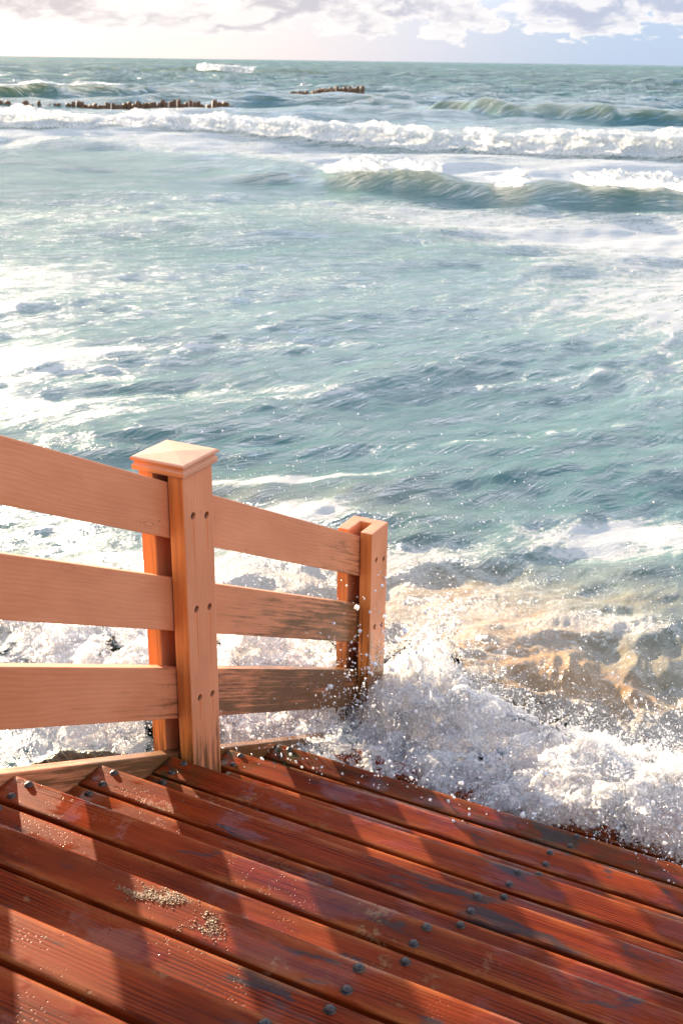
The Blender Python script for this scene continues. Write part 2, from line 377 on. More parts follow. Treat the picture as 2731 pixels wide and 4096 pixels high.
    lace = t.math('ADD', t.math('MULTIPLY', lace, .55), t.math('MULTIPLY', t.noise(Qf, 16., 5, .7), .5))
    fv = t.math('ADD', lace, t.math('SUBTRACT', t.math('MULTIPLY', fo, 1.15), .98))
    foam = t.ramp(fv, .0, t.math('MULTIPLY_ADD', nr, -.14, .30))
    # net of foam: torn cells whose walls thicken with the amount of foam
    def net(scale, warp, wk, st):
        qq = t.vmath('ADD', t.mul(Q, st), t.mul(t.vmath('SUBTRACT', t.noisec(Q, warp, 4), (.5, .5, .5)), (wk, wk, 0)))
        v = t.node('ShaderNodeTexVoronoi', dict(Vector=qq, Scale=scale, Randomness=1.), feature='DISTANCE_TO_EDGE').outputs['Distance']
        return v
    d1 = net(2.6, 2.2, .55, (.8, 1.25, 1)); d2 = net(7.5, 6., .20, (.85, 1.2, 1))
    brk = t.noise(Q, 4.5, 4, .65)
    w1 = t.math('SUBTRACT', t.math('MULTIPLY', fo, .44), t.math('MULTIPLY_ADD', brk, .60, -.11))
    n1_ = t.ramp(t.math('SUBTRACT', w1, t.math('MULTIPLY', d1, .62)), -.015, .045)
    w2 = t.math('SUBTRACT', t.math('MULTIPLY', fo, .50), t.math('MULTIPLY_ADD', t.noise(Q, 9., 4, .65), .64, -.07))
    n2_ = t.ramp(t.math('SUBTRACT', w2, t.math('MULTIPLY', d2, .75)), -.02, .05)
    lacy = t.math('MULTIPLY', t.math('MAXIMUM', n1_, t.math('MULTIPLY', n2_, .9)), nr)
    foam = t.math('MAXIMUM', foam, lacy)
    thin = t.math('MAXIMUM', t.ramp(fv, -.14, .16, 0., .30), t.math('MULTIPLY', lacy, .3))
    bub = t.noise(Q, 55., 4, .7)
    h = t.math('ADD', h, t.math('MULTIPLY', foam, t.math('ADD', .010, t.math('MULTIPLY', bub, .016))))
    bump = t.node('ShaderNodeBump', dict(Height=h, Strength=1., Distance=1.)).outputs[0]
    # body of the water
    deep = t.mix(t.ramp(t.noise(Q, .35, 3), .35, .65), rgb(.032, .098, .092), rgb(.048, .122, .106))
    body = t.mix(sd, deep, rgb(.245, .148, .068))
    body = t.mix(thin, body, rgb(.50, .60, .60))
    dif = t.node('ShaderNodeBsdfDiffuse', dict(Color=body))
    tl = t.node('ShaderNodeBsdfTranslucent', dict(Color=t.mix(sd, rgb(.72, .70, .15), rgb(.52, .30, .10))))
    bodys = t.node('ShaderNodeMixShader', {0: t.math('MULTIPLY', cr, .62), 1: dif.outputs[0], 2: tl.outputs[0]})
    gl = t.node('ShaderNodeBsdfGlossy', dict(Color=rgb(1, 1, 1), Roughness=.15, Normal=bump))
    fr = t.node('ShaderNodeFresnel', dict(IOR=1.34, Normal=bump))
    wat = t.node('ShaderNodeMixShader', {0: fr.outputs[0], 1: bodys.outputs[0], 2: gl.outputs[0]})
    fs = foam_shader(t, bump, t.math('MULTIPLY', sd, .75))
    fin = t.node('ShaderNodeMixShader', {0: t.math('MULTIPLY', foam, .93), 1: wat.outputs[0], 2: fs})
    t.l.new(fin.outputs[0], out.inputs[0]); return m
def foam_mat(name, torn=True, scale=16.):
    m, t, out = new_mat(name)
    pos = t.node('ShaderNodeNewGeometry').outputs['Position']
    n = t.noise(pos, scale, 6, .68, .4); n2 = t.noise(pos, scale * 4.5, 5, .7)
    h = t.math('ADD', t.math('MULTIPLY', n, 1.0), t.math('MULTIPLY', n2, .35))
    bump = t.node('ShaderNodeBump', dict(Height=h, Strength=.8, Distance=.5 / scale)).outputs[0]
    fs = foam_shader(t, bump, t.attr('silt'))
    if torn:
        # torn fringe: the sheet breaks up where its cover runs out
        cov = t.attr('cover')
        a = t.ramp(t.math('ADD', t.math('ADD', t.math('MULTIPLY', n, .7), t.math('MULTIPLY', n2, .45)), t.math('SUBTRACT', t.math('MULTIPLY', cov, 1.15), 1.05)), 0., .16)
        a = t.math('MULTIPLY', a, t.ramp(n2, .30, .62, .36, .90))
        tp = t.node('ShaderNodeBsdfTransparent')
        fs = t.node('ShaderNodeMixShader', {0: a, 1: tp.outputs[0], 2: fs}).outputs[0]
    t.l.new(fs, out.inputs[0]); return m
def drop_mat():
    m, t, out = new_mat('backlit water drops')
    d = t.node('ShaderNodeBsdfDiffuse', dict(Color=rgb(.9, .9, .9))); tr = t.node('ShaderNodeBsdfTranslucent', dict(Color=rgb(.92, .92, .92)))
    a = t.node('ShaderNodeMixShader', {0: .5, 1: d.outputs[0], 2: tr.outputs[0]})
    gl = t.node('ShaderNodeBsdfGlossy', dict(Color=rgb(1, 1, 1), Roughness=.12))
    b = t.node('ShaderNodeMixShader', {0: .16, 1: a.outputs[0], 2: gl.outputs[0]})
    t.l.new(b.outputs[0], out.inputs[0]); return m

M_DECK = deck_wood(); M_BOLT = metal_dark()
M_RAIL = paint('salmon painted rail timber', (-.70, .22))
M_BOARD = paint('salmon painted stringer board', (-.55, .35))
M_BLOCK = simple_noise_mat('dark light blocking slab', (.05, .045, .04), (.11, .10, .09), 9., .8)
M_PROM = simple_noise_mat('pale sandy paving', (.30, .25, .19), (.42, .36, .28), 3., .85)
M_ROCK = simple_noise_mat('weed covered rock', (.012, .014, .005), (.075, .068, .022), 24., .45, .03)
M_WEED = simple_noise_mat('strands of sea weed', (.030, .030, .008), (.11, .095, .03), 60., .4, .002)
M_PILE = simple_noise_mat('old brown groyne timber', (.045, .022, .010), (.20, .095, .038), 3., .7, .05)
M_SEA = sea_water(); M_FOAM = foam_mat('churned white foam', True, 16.); M_FARFOAM = foam_mat('far breaker foam', True, 2.6)
M_DROP = drop_mat()

# ------------------------------------------------------------------ the sea
def poly_interp(Lq, pts):
    p = np.array(pts); return np.interp(Lq, p[:, 0], p[:, 1])
B1 = [(a, b - 2.2) for a, b in [(-40, 47.0), (-16, 46.5), (-13.3, 46.1), (-10.8, 46.6), (-9.0, 49.0), (-7.2, 47.5), (-5.5, 45.6), (-3.5, 44.3), (-.7, 41.9), (1.9, 40.9), (5.9, 39.0), (10.7, 37.6), (20, 35.5), (40, 33)]]
B1H = [(a, b * .58) for a, b in [(-40, .75), (-14, .85), (-11.5, .95), (-9.5, .55), (-7.5, .62), (-5, .72), (0, .72), (6, .80), (10.7, .95), (20, .9), (40, .8)]]
B2 = [(a, b - 3.2) for a, b in [(-6, 31.5), (-2, 30.0), (-.4, 29.0), (1.5, 27.6), (3., 26.3), (5, 25.8), (7.4, 25.6), (14, 24.8), (30, 24)]]
B2H = [(-6, 0), (-3, .12), (-1.2, .30), (.3, .36), (2.4, .44), (3.6, .40), (5.2, .28), (7., .26), (9, .26), (14, .3), (30, .2)]
B3 = [(0, 74), (4, 68), (8.7, 60.5), (12, 58.5), (16, 57.0), (26, 55), (50, 52)]
B3H = [(-2, 0), (2, .22), (5, .5), (9, .85), (13, .75), (18, .7), (30, .6), (50, .3)]
B4 = [(-60, 78), (-26, 79), (-22.7, 79.3), (-18, 83), (-14, 87), (-8, 92)]
B4H = [(-60, .5), (-30, .65), (-22, .72), (-18, .6), (-15, .45), (-11, .25), (-8, 0)]
B5 = [(-90, 245), (-36, 235), (-22, 230), (-8, 225), (30, 235)]
B5H = [(-60, .2), (-40, .5), (-30, 1.0), (-24, 1.2), (-18, .9), (-13, 1.1), (-8, .9), (-4, .3), (6, 0)]
BREAKERS = [(B1, B1H, .55, 1.1, 4.0), (B2, B2H, .45, 1.15, 3.2), (B3, B3H, 1.0, 2.0, 6.), (B4, B4H, 1.0, 1.7, 6.), (B5, B5H, 1.0, 2.4, 8.)]
def breaker_shape(L, F):
    """height and crest-glow of the individual large waves"""
    z = np.zeros_like(L); cr = np.zeros_like(L)
    for i, (c, h, lead, front, back) in enumerate(BREAKERS):
        Fc = poly_interp(L, c) + (fbm(L * .35, L * 0 + i * 7.3, 3, 21 + i) * (.55 if i < 2 else 1.2)); A = poly_interp(L, h)
        if i in (1, 2): A = A * np.clip(.82 + .95 * fbm(L * (.42, .22)[i - 1], L * 0 + 5.5 * i, 3, 27), .25, 1.3)
        d = F - Fc                                   # >0 seaward of the wave foot
        up = sstep(0, front, d); dn = 1 - sstep(front, front + back, d)
        prof = np.where(d < front, up ** 1.15, dn)
        z += A * prof
        cr = np.maximum(cr, np.clip(A * 1.6, 0, 1) * np.where(d < front * 1.25, sstep(.30 * front, .95 * front, d), 0.))
    return z, cr
_wr = np.random.default_rng(3)
WAVES = []
for lam_lo, lam_hi, n, steep, spread, mean, zone in ((7.5, 17, 16, .0048, .35, .12, 0), (2.4, 7, 26, .0044, .45, .12, 0), (2.0, 5, 14, .0050, .22, .78, 1),
                                                   (.8, 2.4, 40, .0036, .55, .15, 2), (.6, 2.2, 30, .0018, .22, .80, 1), (.22, .6, 50, .0032, .8, .6, 0)):
    for i in range(n):
        lam = math.exp(_wr.uniform(math.log(lam_lo), math.log(lam_hi))); th = _wr.normal(mean, spread)
        k = 2 * math.pi / lam; WAVES.append((lam, k * math.sin(th), -k * math.cos(th), steep * lam * _wr.uniform(.5, 1.2), _wr.uniform(0, 6.283), zone))
def sea_surface(X, Y, sp):
    """height, shift towards the shore and slope-driven foam at points spaced sp metres"""
    L, F = LF(X, Y); r = np.hypot(L, F)
    cur = 1.3 * fbm(L * .16, F * .16, 3, 40)                      # a cross current bends the chop
    z = np.zeros_like(L); dl = np.zeros_like(L); df = np.zeros_like(L); jac = np.zeros_like(L)
    calm = .22 + .78 * sstep(6, 22, F)                          # smaller chop close to the steps
    patch = .75 + .5 * sstep(-.5, .6, fbm(L * .11, F * .14, 3, 50))
    diag = 1 - sstep(10, 19, F)
    for lam, kl, kf, a, ph, zone in WAVES:
        w = sstep(1.6, 3.6, lam / sp)
        if lam > 2.4: w = w * calm * (.55 + 1.25 * sstep(38, 85, F))
        else: w = w * patch
        if zone == 1: w = w * diag
        elif zone == 2: w = w * (1 - .85 * diag)
        if np.max(w) <= 0: continue
        p = kl * L + kf * F + ph + cur * (.9 if lam < 7 else .3)
        c_, s_ = np.cos(p), np.sin(p); k = math.hypot(kl, kf)
        z += a * w * c_; dl -= .9 * a * w * s_ * kl / k; df -= .9 * a * w * s_ * kf / k
        jac += a * w * k * c_
    bz, cr = breaker_shape(L, F)
    z = z * (1 - .45 * sstep(.1, .6, bz)) + bz
    near = 1 - sstep(4.2, 7.0, F)
    # turbulent lumps where waves bounce back from the steps
    wx = L + .35 * fbm(L * 1.3, F * 1.3, 2, 61); wy = F + .35 * fbm(L * 1.3, F * 1.3, 2, 66)
    lump = billow(wx * 2.3, wy * 3.0, 4, 70, .52)
    z += near * (.026 * lump + .045 * fbm(wx * .9, wy * 1.2, 2, 74))
    z += .060 * blob(X, Y, .40, 3.0, .75, .42, .2) * (billow(wx * 2.1, wy * 2.6, 3, 76, .45) + .2)
    # long diagonal swirl of the back wash
    z += .035 * (1 - sstep(9, 14, F)) * fbm((L * .5 + F * .9) * .55, (F * 1. - L * .45) * 1.7, 3, 80)
    return z, dl, df, jac, cr, bz, L, F
def blob(X, Y, x, y, rx, ry, rot=0.):
    c, s = math.cos(rot), math.sin(rot); u = ((X - x) * c + (Y - y) * s) / rx; v = (-(X - x) * s + (Y - y) * c) / ry
    return np.exp(-(u * u + v * v))
def sea_foam(X, Y, L, F, z, jac, bz):
    f = .15 + .12 * fbm(L * .12, F * .2, 3, 90)
    f = f + .16 * sstep(.14, .34, jac) * sstep(5.0, 9.0, F)                          # tops of the chop
    # wash in front of and behind the big breaker
    d1 = F - poly_interp(L, B1)
    f = f + .42 * np.exp(-((d1 + 3.5) / 4.5) ** 2) * (1 - .4 * sstep(-2, 2, L) * 0)
    f = f + .30 * np.exp(-((d1 - 9) / 7.) ** 2)
    d2 = F - poly_interp(L, B2)
    f = f + .40 * np.exp(-((d2 - 5.5) / 3.0) ** 2) * sstep(-4, 1, L)
    f = f + .30 * np.exp(-((d2 + 2.8) / 2.2) ** 2) * sstep(-2, 3, L)
    f = f - .22 * np.exp(-((d2 - .6) / 1.2) ** 2) * sstep(-2, 1, L) * (1 - sstep(5.5, 7, L))
    f = f + .12 * np.exp(-((F - 18) / 7.) ** 2)
    f = f + .20 * sstep(1.0, 4.5, L) * np.exp(-((F - 13) / 6) ** 2)
    f = f + .17 * sstep(-2.0, -5.5, L - 0.12 * (F - 8)) * np.exp(-((F - 11.) / 5.0) ** 2)   # left, backlit wash
    f = f - .18 * blob(L, F, .3, 7.3, 3.0, 1.6)                 # the smooth patch beyond the rail
    f = f - .30 * sstep(.25, .8, bz) * sstep(10, 20, F)
    # around the steps and the rail (world x, y)
    for (x, y, rx, ry, a, w) in ((.0, 3.2, .9, .75, .0, .16), (.3, 2.35, 1.6, .38, 0, .42), (-.2, 4.0, .6, .45, .3, .07), (.55, 3.75, .55, .12, .35, .30),
                                 (.35, 5.2, .75, .30, .55, .46), (.15, 4.75, .4, .08, .5, .12), (-1.8, 2.7, 1.2, .8, .5, .26), (-1.0, 2.0, .9, .9, 0, .36), (-1.35, 3.45, 1.0, .35, .3, .26),
                                 (-1.5, 4.4, .38, .25, .3, .36), (-2.0, 4.9, .9, .12, .72, .44), (-2.9, 3.4, 1.2, .4, .5, .14), (-2.4, 4.0, 1.6, .22, .6, .20), (1.6, 2.7, .9, .5, 0, .26), (-.8, 4.1, .5, .14, .6, .26),
                                 (-3.6, 6.3, 1.6, .12, .75, .26), (-2.6, 6.9, 1.8, .10, .8, .24), (-4.6, 7.4, 1.9, .14, .75, .24), (-1.2, 6.4, 1.5, .10, .8, .18), (-5.4, 6.2, 1.0, .7, .6, .30), (-4.4, 5.2, 1.2, .4, .5, .22)):
        f = f + w * blob(X, Y, x, y, rx, ry, a)
    f = f - .25 * blob(X, Y, .45, 3.05, .42, .30, .3)
    f = f - .20 * blob(X, Y, 1.1, 4.0, .6, .5)
    return np.clip(f, 0, 1.3)
def sea_silt(X, Y, L, F):
    s = .85 * blob(X, Y, .3, 3.0, 1.0, .62, .3) + .55 * blob(X, Y, -.35, 3.55, .7, .45) + .5 * blob(X, Y, 1.1, 2.9, .6, .35)
    s = s + .38 * blob(X, Y, .1, 4.0, 1.3, .6, .3) + .60 * blob(X, Y, -1.6, 2.6, 1.3, .8, .4) + .32 * blob(X, Y, -2.0, 4.4, 1.2, .5, .5) + .35 * blob(X, Y, -.9, 3.4, .8, .5)
    s = s * (.80 + .35 * sstep(-.6, .6, fbm(X * 1.7, Y * 2.4, 3, 120)))
    return np.clip(s, 0, 1)
def build_sea():
    # rows grow with distance, columns are fine inside the view and coarse to both sides
    a = np.concatenate([np.linspace(-75, -26, 90, endpoint=False), np.linspace(-26, 24, 900, endpoint=False), np.linspace(24, 75, 90)]) * math.pi / 180
    r = [1.9]
    while r[-1] < 9000:
        q = r[-1]
        k = .0062 if q < 30 else (.0058 if q < 110 else (.008 if q < 900 else (.03 if q < 2000 else .15)))
        r.append(q * (1 + k))
    r = np.array(r)
    Rr, A = np.meshgrid(r, a, indexing='ij')
    L = Rr * np.sin(A); F = Rr * np.cos(A); X, Y = XY(L, F)
    sp = np.maximum(Rr * .0062, np.abs(Rr) * .001)
    z, dl, df, jac, cr, bz, L, F = sea_surface(X, Y, sp)
    foam = sea_foam(X, Y, L, F, z, jac, bz); silt = sea_silt(X, Y, L, F)
    L2 = L + dl; F2 = F + df; X2, Y2 = XY(L2, F2)
    # under the stairs the sea stays below the boards
    zs = SEA + z
    lim = -SL * Y - .055
    inside = (X > -.02) & (X < 3.38) & (Y < 2.22)
    zs = np.where(inside, np.minimum(zs, lim), zs)
    glow = np.clip(cr * .9 + .25 * sstep(.14, .32, z) + .04, 0, 1) * sstep(6.0, 8.5, F)
    nearv = 1 - sstep(14, 40, Rr)
    v = np.stack([X2, Y2, zs], -1).reshape(-1, 3)
    me = np_mesh('sea', v, grid_faces(*Rr.shape), True, dict(foam=foam, silt=silt, crest=glow, near=nearv, far=sstep(45, 160, Rr), diag=1 - sstep(9, 19, F), churn=1 - sstep(4.3, 7.5, F)))
    o = link('sea', me, M_SEA); tag(o, kind='structure')
    # the face direction must be up
    return o
build_sea()

def roller(name, label, c, h, l0, l1, nL, nT, lead, front, back, fromT, toT, amp, sc, seed, hscale=1.0, lift=.07, gate=None):
    """foam tumbling down the face of a wave: a lumpy skin over part of its profile"""
    Lv = np.linspace(l0, l1, nL); Tv = np.linspace(fromT, toT, nT)
    L, T = np.meshgrid(Lv, Tv, indexing='ij')
    i = [b[0] for b in BREAKERS].index(c)
    Fc = poly_interp(L, c) + (fbm(L * .35, L * 0 + i * 7.3, 3, 21 + i) * (.55 if i < 2 else 1.2)); A = poly_interp(L, h)
    d = T * front
    X0, Y0 = XY(L, Fc + d); z = sea_surface(X0, Y0, np.full_like(L, .0062 * float(np.mean(Fc))))[0]
    n1 = billow(L * sc, T * front * sc * .9, 6, seed, .66); n2 = fbm(L * sc * .35, T * .8, 3, seed + 9)
    edge = sstep(fromT, fromT + .22, T) * (1 - sstep(toT - .5, toT, T))
    env = np.clip(.55 + .9 * n2, .15, 1.4)
    bulge = amp * edge * env * (n1 * .6 + .75)
    slope = np.clip(A / front, .2, 1.2)
    F = Fc + d - bulge * .8 * np.where(T < 1.15, 1, .2) - lead * edge * env * .35
    Z = SEA + z + lift * edge + bulge * .75
    cover = np.clip(edge * (1.25 + .7 * n2) * sstep(.08, .3, A), 0, 1.4)
    if gate is not None: cover = cover * np.clip(gate(L), 0, 1)
    X, Y = XY(L, F)
    v = np.stack([X, Y, Z], -1).reshape(-1, 3)
    me = np_mesh(name, v, grid_faces(nL, nT), True, dict(cover=cover, silt=np.zeros_like(L)))
    o = link(name, me, M_FARFOAM); tag(o, label, 'wave'); return o
roller('breaking_wave', 'long white breaker rolling across the whole width in front of the wooden pilings', B1, B1H, -26, 22, 1300, 60, .5, 1.1, 4., -.05, 1.9, .20, 2.3, 200, gate=lambda L: .80 + .55 * fbm(L * .5, L * 0 + 3, 3, 207))
roller('breaking_wave', 'smaller green wave with a broken white crest, nearer than the long breaker', B2, B2H, -1.2, 12, 420, 34, .3, 1.15, 3.2, .72, 2.6, .19, 3.6, 230,
       gate=lambda L: np.maximum(sstep(-.8, -.2, L) * (1 - sstep(1.6, 2.3, L)), np.maximum(.75 * sstep(2.7, 3.0, L) * (1 - sstep(3.5, 3.9, L)), sstep(4.4, 5.2, L))) * (.75 + .8 * fbm(L * 1.6, L * 0 + 2, 3, 233)) + .15)
roller('breaking_wave', 'yellowish backlit swell behind the left row of pilings with a thin white lip', B4, B4H, -34, -13, 420, 20, .3, 1.7, 6., .80, 1.6, .20, 1.4, 260, gate=lambda L: .55 * sstep(-13, -18, L) + .45 * sstep(-20, -22, L))
roller('breaking_wave', 'small far whitecap just below the horizon, left of the middle', B5, B5H, -31, -8, 240, 26, .8, 2.4, 8., .10, 1.9, .62, .9, 290, gate=lambda L: sstep(-30, -26, L) * (1 - sstep(-21, -15, L)) * 1.25)

# ------------------------------------------------------------------ pilings of the groyne
def piling_mesh(seed, r, h):
    bm = bmesh.new(); rr = random.Random(seed); n = 9; rings = []
    for k, (zz, s) in enumerate(((-1.6, 1.05), (h * .2, 1.0), (h * .7, .97), (h * .96, .93), (h, .70))):
        rings.append([bm.verts.new((math.cos(6.283 * i / n) * r * s * (1 + .10 * math.sin(i * 2.1 + seed)), math.sin(6.283 * i / n) * r * s * (1 + .10 * math.cos(i * 1.7 + seed)), zz + (rr.uniform(-.06, .06) if k >= 3 else 0))) for i in range(n)])
    for a, b in zip(rings, rings[1:]):
        for i in range(n): bm.faces.new((a[i], a[(i + 1) % n], b[(i + 1) % n], b[i]))
    bm.faces.new(rings[-1])
    me = bpy.data.meshes.new('piling'); bm.to_mesh(me); bm.free()
    for p in me.polygons: p.use_smooth = True
    return me
def pilings(path, n, h, group, label, gaps=(), base=0.):
    rr = random.Random(len(label)); P = np.array(path)
    s = np.concatenate([[0], np.cumsum(np.hypot(*np.diff(P, axis=0).T))])
    meshes = [piling_mesh(i, 1., 1.) for i in range(5)]
    for me in meshes: me.materials.append(M_PILE)
    for i in range(n):
        u = (i + .5) / n
        if any(a <= u <= b for a, b in gaps): continue
        q = u * s[-1]; L = np.interp(q, s, P[:, 0]); F = np.interp(q, s, P[:, 1]); x, y = XY(L + rr.uniform(-.05, .05), F + rr.uniform(-.15, .15))
        o = bpy.data.objects.new('piling', meshes[rr.randrange(5)]); COL.objects.link(o)
        hh = np.interp(u, [a for a, b in h], [b for a, b in h]) * rr.uniform(.82, 1.12)
        w = rr.uniform(.12, .165)
        o.location = (x, y, SEA + base); o.scale = (w, w, hh); o.rotation_euler = (rr.uniform(-.05, .05), rr.uniform(-.05, .05), rr.uniform(0, 6))
        tag(o, label, 'piling', group)
pilings([(-20.6, 68.3), (-17.1, 66.8), (-14.3, 66.9), (-11.3, 67.2), (-8.5, 68.6), (-6.6, 70.0)], 64, [(0, .76), (.3, .74), (.6, .80), (.8, .88), (.93, .86), (1, .66)],
        'pilings of the long left groyne', 'brown wooden piling in the long row standing behind the white breaker at left', gaps=((.055, .075), (.145, .18), (.235, .25), (.30, .315), (.345, .36), (.88, .895)), base=-.56)
pilings([(-4.3, 93.8), (-1.8, 90.0), (1.15, 85.7)], 34, [(0, .22), (.3, .30), (.36, .40), (.6, .62), (1, .78)],
        'pilings of the short far groyne', 'dark wooden piling in the short separate row farther out, right of the long row', gaps=((.05, .08), (.235, .30), (.955, .972)), base=.12)

# ------------------------------------------------------------------ land behind the stairs
me = box_mesh('promenade', (-30, -45, -2.2), (40, -1.494, STEP_H * 5 + .0), .01)
tag(link('promenade', me, M_PROM), kind='structure')

# ------------------------------------------------------------------ the stairs
stairs = empty('wooden_staircase', (0, -1.5, STEP_H * 4))
tag(stairs, 'wet red brown wooden stairs with bolted boards going down into the sea', 'stairs')
def to_stairs(o): o.location = o.location - stairs.location; return o
def bolt_mesh(r, hgt, name='bolt'):
    bm = bmesh.new(); n = 16; rings = []
    prof = [(1.25, -.001), (1.25, .0012), (1.02, .0016), (1., hgt * .45), (.86, hgt * .78), (.55, hgt * .96), (.0, hgt)]
    for s, z in prof[:-1]: rings.append([bm.verts.new((math.cos(6.283 * i / n) * r * s, math.sin(6.283 * i / n) * r * s, z)) for i in range(n)])
    top = bm.verts.new((0, 0, hgt))
    for a, b in zip(rings, rings[1:]):
        for i in range(n): bm.faces.new((a[i], a[(i + 1) % n], b[(i + 1) % n], b[i]))
    for i in range(n): bm.faces.new((rings[-1][i], rings[-1][(i + 1) % n], top))
    me = bpy.data.meshes.new(name); bm.to_mesh(me); bm.free()
    for p in me.polygons: p.use_smooth = True
    me.materials.append(M_BOLT); return me
BOLT = bolt_mesh(.0087, .0074)
XM = .985; PW = .089; XL, XR = -.0545, 3.4
POST_Y = [-.207, .956, 2.119]; POST_W = .1385
def plank(k, j, x0=XL):
    y1 = k * STEP_R + .016 - j * .100; y0 = y1 - PW; z = -k * STEP_H
    yc = (y0 + y1) / 2; th = .042
    # long board with rows across so that slight cupping and edge wear can be stored
    xs = np.concatenate([[x0, x0 + .004], np.linspace(x0 + .02, XR - .02, 120), [XR - .004, XR]])
    w = PW / 2; b = .0045
    prof = [(-w, -th), (-w, -b), (-w + b * .3, -b * .3), (-w + b, 0), (-w + .012, 0.0003), (-w * .35, -.0004), (w * .35, -.0004), (w - .012, .0003), (w - b, 0), (w - b * .3, -b * .3), (w, -b), (w, -th)]
    n = len(prof); V = []; E = []; Sx = []; Al = []
    sd = k * 7 + j * 3 + 50
    for i, x in enumerate(xs):
        endf = .003 if i in (0, len(xs) - 1) else 0
        wob = .0011 * perlin(np.array([x * 1.3]), np.array([sd * 1.7]))[0]
        for q, (py, pz) in enumerate(prof):
            V.append((x, py + wob, pz - (endf if pz > -th else 0)))
            E.append(1. if q in (2, 3, 8, 9) else (.45 if q in (4, 7) else 0.))
            Sx.append((max(0., min(1., 1.25 - 1.3 * max(0, x - .35))) if k < 2 else max(0., min(.5, .6 - 1.2 * max(0, x - .2)))) if k < 4 else .0)
            Al.append((max(0., 1 - max(0, x + .03) / .16) * (1. if k >= 3 else (.35 if k == 2 else .12))) + (.8 if k >= 5 else 0.) * .5)
    F = []
    m = len(xs)
    for i in range(m - 1):
        for q in range(n):
            a = i * n + q; bq = i * n + (q + 1) % n; F.append((a, bq, bq + n, a + n))
    me = bpy.data.meshes.new('plank'); me.from_pydata(V, [], F + [tuple(range(n))[::-1], tuple(range((m - 1) * n, m * n))])
    for p in me.polygons: p.use_smooth = len(p.vertices) == 4
    try: me.set_sharp_from_angle(angle=R_(50))
    except Exception: pass
    for nm, av in (('edge', E), ('sand', Sx), ('algae', Al)):
        at = me.attributes.new(nm, 'FLOAT', 'POINT'); at.data.foreach_set('value', np.array(av, np.float32))
    off = np.array([sd * 3.71 % 23, sd * 1.13 % 11, 0])
    set_gc(me, lambda c: c * np.array([1, 1, 1]) + off)
    o = link('plank', me, M_DECK, None, Vector((0, yc, z)))
    tilt = .006 * math.sin(sd * 2.3); o.rotation_euler = (tilt, 0, 0)
    to_stairs(o); o.parent = stairs
    # bolts on the two lines where the boards cross the stringers
    ys = {0: (.0, -.0525), 1: (-.1016, -.154)}.get(j, ())
    for xb in (0.0, XM):
        if xb < x0 + .02: continue
        for yb in ys:
            by = k * STEP_R + yb
            if -1 <= k <= 6 and not (k == 4 and j and xb == 0):
                b_ = bpy.data.objects.new('bolt', BOLT); COL.objects.link(b_); b_.parent = o
                b_.location = (xb + .004 * math.sin(k * 3.1 + yb * 90), by - yc, -.0006); b_.rotation_euler = (0, 0, k + yb * 50)
    return o
for k in range(-4, 9):
    for j in range(3):
        x0 = XL
        y1 = k * STEP_R + .016 - j * .1; y0 = y1 - PW
        if any(y1 > py - .004 and y0 < py + POST_W + .004 for py in POST_Y) : x0 = .003
        if k == 3 and j == 0: x0 = XL
        plank(k, j, x0)
# stringer board along the left side, slab added under the treads to block light and darken the gaps
def slope_prism(name, x0, x1, ya, yb, ztop, depth, mat, bev, seed):
    pts = [(x0, ya, ztop - SL * ya - depth), (x1, ya, ztop - SL * ya - depth), (x1, ya, ztop - SL * ya), (x0, ya, ztop - SL * ya),
           (x0, yb, ztop - SL * yb - depth), (x1, yb, ztop - SL * yb - depth), (x1, yb, ztop - SL * yb), (x0, yb, ztop - SL * yb)]
    me = hexa_mesh(name, pts, bev)
    ca, sa = math.cos(math.atan(SL)), math.sin(math.atan(SL))
    set_gc(me, lambda c: np.stack([c[:, 1] * ca - c[:, 2] * sa + seed * 3.3, c[:, 1] * sa + c[:, 2] * ca + seed * 1.7, c[:, 0]], 1))
    return me
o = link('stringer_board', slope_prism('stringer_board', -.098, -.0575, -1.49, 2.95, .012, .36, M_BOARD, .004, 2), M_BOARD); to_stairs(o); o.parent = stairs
o = link('light_block_slab', slope_prism('light_block_slab', -.05, 3.38, -1.49, 3.0, -.20, .9, M_BLOCK, .01, 5), M_BLOCK); to_stairs(o); o.parent = stairs

